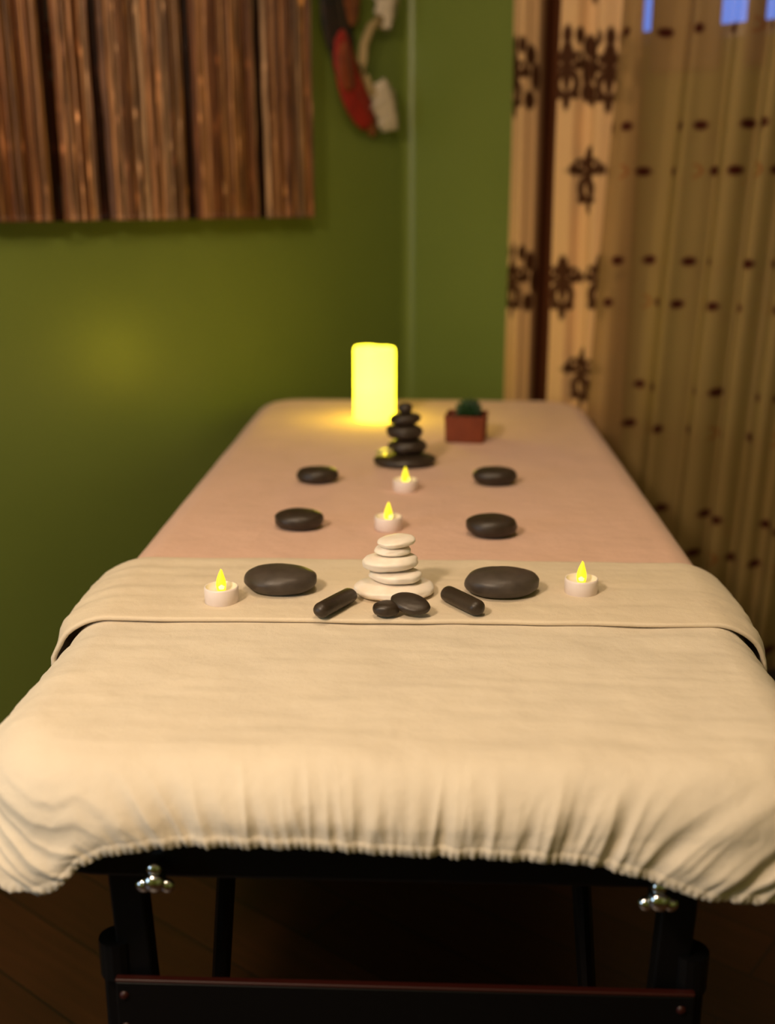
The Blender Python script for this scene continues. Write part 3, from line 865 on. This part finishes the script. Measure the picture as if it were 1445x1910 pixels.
def drape(name, a0, a1, z0, z1, na, nz_, off_f, col_f, m, parent, thick=None):
    V, Cc, Fc = [], [], []
    for j in range(nz_ + 1):
        z = z0 + (z1 - z0) * j / nz_
        prev = None; u = 0.0
        for i in range(na + 1):
            t = i / na
            a, b_ = off_f(t, z)
            if prev: u += math.hypot(a - prev[0], b_ - prev[1])
            prev = (a, b_)
            V.append(RM(a, b_, z)); Cc.append(col_f(u, z, t))
    W_ = na + 1
    for j in range(nz_):
        for i in range(na):
            Fc.append((j * W_ + i, j * W_ + i + 1, (j + 1) * W_ + i + 1, (j + 1) * W_ + i))
    o = from_py(name, V, Fc, m, parent)
    add_color(o.data, 'pattern', Cc)
    return o
DARK = lin((70, 42, 24)); CREAM = lin((222, 180, 132)); FOLD_SHADE = lin((78, 42, 18))
def dam_off(t, z):
    # four deep pleats; the second valley is the deep dark one
    kx = [(0, .412, .05), (.07, .414, .13), (.17, .452, .15), (.22, .466, .11), (.29, .474, .05), (.38, .520, .035), (.45, .536, .08), (.52, .550, .145), (.64, .588, .15),
          (.70, .604, .120), (.77, .626, .120), (.84, .643, .135), (.93, .680, .105), (1, .700, .045)]
    for (p, q) in zip(kx, kx[1:]):
        if t <= q[0] + 1e-9:
            f = (t - p[0]) / (q[0] - p[0]); f2 = f * f * (3 - 2 * f)
            a = p[1] + (q[1] - p[1]) * f; b_ = p[2] + (q[2] - p[2]) * f2
            break
    return a + 0.004 * nz(t * 3, z * 1.2, 0) , b_ + 0.010 * nz(t * 5, z * 1.5, 5)
VP_ = 0.44; UP_ = 0.205
DM = ((0.612, 1.205, 0), (0.562, 1.435, 1), (0.655, 1.425, 1), (0.415, 1.425, 1), (0.425, 0.955, 1), (0.560, 0.960, 0), (0.650, 0.965, 0), (0.610, 0.745, 0), (0.612, 1.66, 0), (0.53, 1.87, 1), (0.655, 1.87, 1), (0.425, 0.50, 1), (0.540, 0.52, 1), (0.65, 0.52, 1), (0.612, 0.30, 0))
def dam_table():
    out = []; u = 0; pv = None
    for i in range(261):
        a, b_ = dam_off(i / 260, 1.2)
        if pv: u += math.hypot(a - pv[0], b_ - pv[1])
        pv = (a, b_); out.append((a, u))
    return out
UT = dam_table()
def U(a):
    a += 0.012
    return min(UT, key=lambda q: abs(q[0] - a))[1]
DMC = None
def dam_col(u, z, t):
    global DMC
    if DMC is None: DMC = [(U(a_), z_, b_) for (a_, z_, b_) in DM]
    s_ = 0
    best = 1
    for (cu, cz, big) in DMC:
        if abs(u - cu) < 0.10 and abs(z - cz) < 0.11:
            best = min(best, motif((u - cu) * 0.86, z - cz, big))
    k = inside(best - 0.003, 0.004)
    shade_ = smooth((t - 0.22) / 0.04) * smooth((0.47 - t) / 0.04)  # shade of the deep valley, painted into the fabric colour
    base = [CREAM[i] + (FOLD_SHADE[i] - CREAM[i]) * shade_ for i in range(3)]
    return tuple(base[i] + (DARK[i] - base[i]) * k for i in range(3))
cur = empty('patterned_curtain', RM(0.55, 0.1, 0), 'heavy beige curtain with dark brown damask motifs hanging at the left of the window', 'curtain')
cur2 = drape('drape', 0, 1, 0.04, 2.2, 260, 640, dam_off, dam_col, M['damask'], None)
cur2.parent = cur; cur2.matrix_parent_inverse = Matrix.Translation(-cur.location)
SB = lin((186, 150, 100)); SD = lin((70, 25, 14)); SO = lin((150, 75, 30))
def sh_off(t, z):
    lean = -0.050 * (1.55 - z)                        # folds run slightly to the left as they fall
    a = 0.685 + 0.95 * t
    ph = 6.6 * nz(t * 2.1, 0, 9)
    amp = 0.027 + 0.012 * nz(t * 8, 1, 2)
    w1 = math.sin(2 * math.pi * (t * 10) + ph)
    w2 = math.sin(2 * math.pi * (t * 23) + 1.7 * ph + z * 0.8)
    b_ = 0.082 + 0.035 * smooth((0.14 - t) / 0.10) + amp * (0.5 + 0.5 * smooth((t - .05) / .1)) * w1 + 0.004 * w2 + 0.008 * nz(t * 9, z * 2, 4)
    if t < 0.11:                                     # bunched edge standing proud
        b_ += 0.03 * math.sin(math.pi * t / 0.11)
    ll = lean * (1 - 0.3 * t)
    return a + ll + 0.002 * w2, b_
def sh_col(u, z, t):
    # rows of small embroidered flowers, dark centres in pairs and rust rings
    c = SB; k = 0; kind = 0
    a = t * 0.95
    for (z0, sh, typ) in ((1.51, 0.0, 0), (1.315, 0.03, 1)):
        zz = (z - z0 + 2.9) % 0.29 if True else 0
        zz = min(zz, 0.29 - zz) if zz > 0.145 else zz
        row = round((z - z0) / 0.29)
        aa = (a + sh + 0.05 * row) % 0.145
        for (c0, kk) in (((0.035, 1), (0.095, 1), (0.0, 2)) if typ == 0 else ((0.04, 1), (0.085, 1))):
            d = math.hypot(aa - c0, (zz) * 1.0)
            if kk == 1: k1 = inside(d - 0.0115, 0.005)
            else: k1 = 0.8 * inside(abs(d - 0.013) - 0.0028, 0.003)
            if k1 > k: k = k1; kind = kk
    tgt = SD if kind == 1 else SO
    return tuple(c[i] + (tgt[i] - c[i]) * k for i in range(3))
shc = empty('sheer_curtain', RM(1.1, 0.08, 0), 'thin sheer beige curtain with small embroidered brown flowers across the window', 'curtain')
sh2 = drape('drape', 0, 1, 0.10, 2.2, 640, 460, sh_off, sh_col, M['sheer'], None)
sh2.parent = shc; sh2.matrix_parent_inverse = Matrix.Translation(-shc.location)
blind = empty('added_blind', RM(1.15, 0.02, 1.44), 'added beige slat blind behind the sheer curtain, gaps shaped to leave spots of blue dusk light', 'window blind')
M['slat'] = mat('blind_slat', (0.30, 0.22, 0.14), 0.7)  # slats added to mask the pane, so blue shows only in the gaps
for (a0_, a1_) in ((0.585, 0.655), (0.705, 0.79), (0.785, 0.873), (0.928, 0.972), (1.0, 1.085), (1.08, 1.165), (1.16, 1.245), (1.24, 1.325), (1.32, 1.405), (1.40, 1.485), (1.48, 1.565), (1.56, 1.645), (1.64, 1.725), (1.72, 1.80)):
    bm = bmesh.new(); pr_ = None; kk_ = 8
    for k in range(kk_ + 1):
        a_ = a0_ + (a1_ - a0_) * k / kk_; bo = 0.014 + 0.007 * math.sin(math.pi * k / kk_) + 0.004 * (k / kk_)
        q = [bm.verts.new(RM(a_, bo, z_) - blind.location) for z_ in (1.44, 2.15)]
        if pr_: bm.faces.new((pr_[0], q[0], q[1], pr_[1]))
        pr_ = q
    o = from_bm('slat', bm, M['slat'], blind)
    md = o.modifiers.new('t', 'SOLIDIFY'); md.thickness = 0.0012
bm = bmesh.new(); add_tube(bm, [RM(0.58, 0.016, 2.16) - blind.location, RM(1.81, 0.016, 2.16) - blind.location], 0.013, 12); from_bm('headrail', bm, M['slat'], blind)
rod = empty('curtain_rod', RM(1.1, 0.09, 2.2), 'dark bronze curtain rod above the window', 'curtain rod')
def RL(a, b_, z): return RM(a, b_, z) - rod.location
bm = bmesh.new(); add_tube(bm, [RL(0.36, 0.09, 2.215), RL(1.85, 0.09, 2.215)], 0.011, 14); from_bm('pole', bm, M['rod'], rod)
for a_ in (0.345, 1.865):
    bm = bmesh.new(); v = bmesh.ops.create_uvsphere(bm, u_segments=16, v_segments=10, radius=0.022)['verts']; bmesh.ops.translate(bm, vec=RL(a_, 0.09, 2.215), verts=v)
    from_bm('finial', bm, M['rod'], rod)
for a_ in (0.38, 1.83):
    bm = bmesh.new(); add_tube(bm, [RL(a_, 0.0, 2.215), RL(a_, 0.09, 2.215)], 0.007, 10); from_bm('bracket', bm, M['rod'], rod)
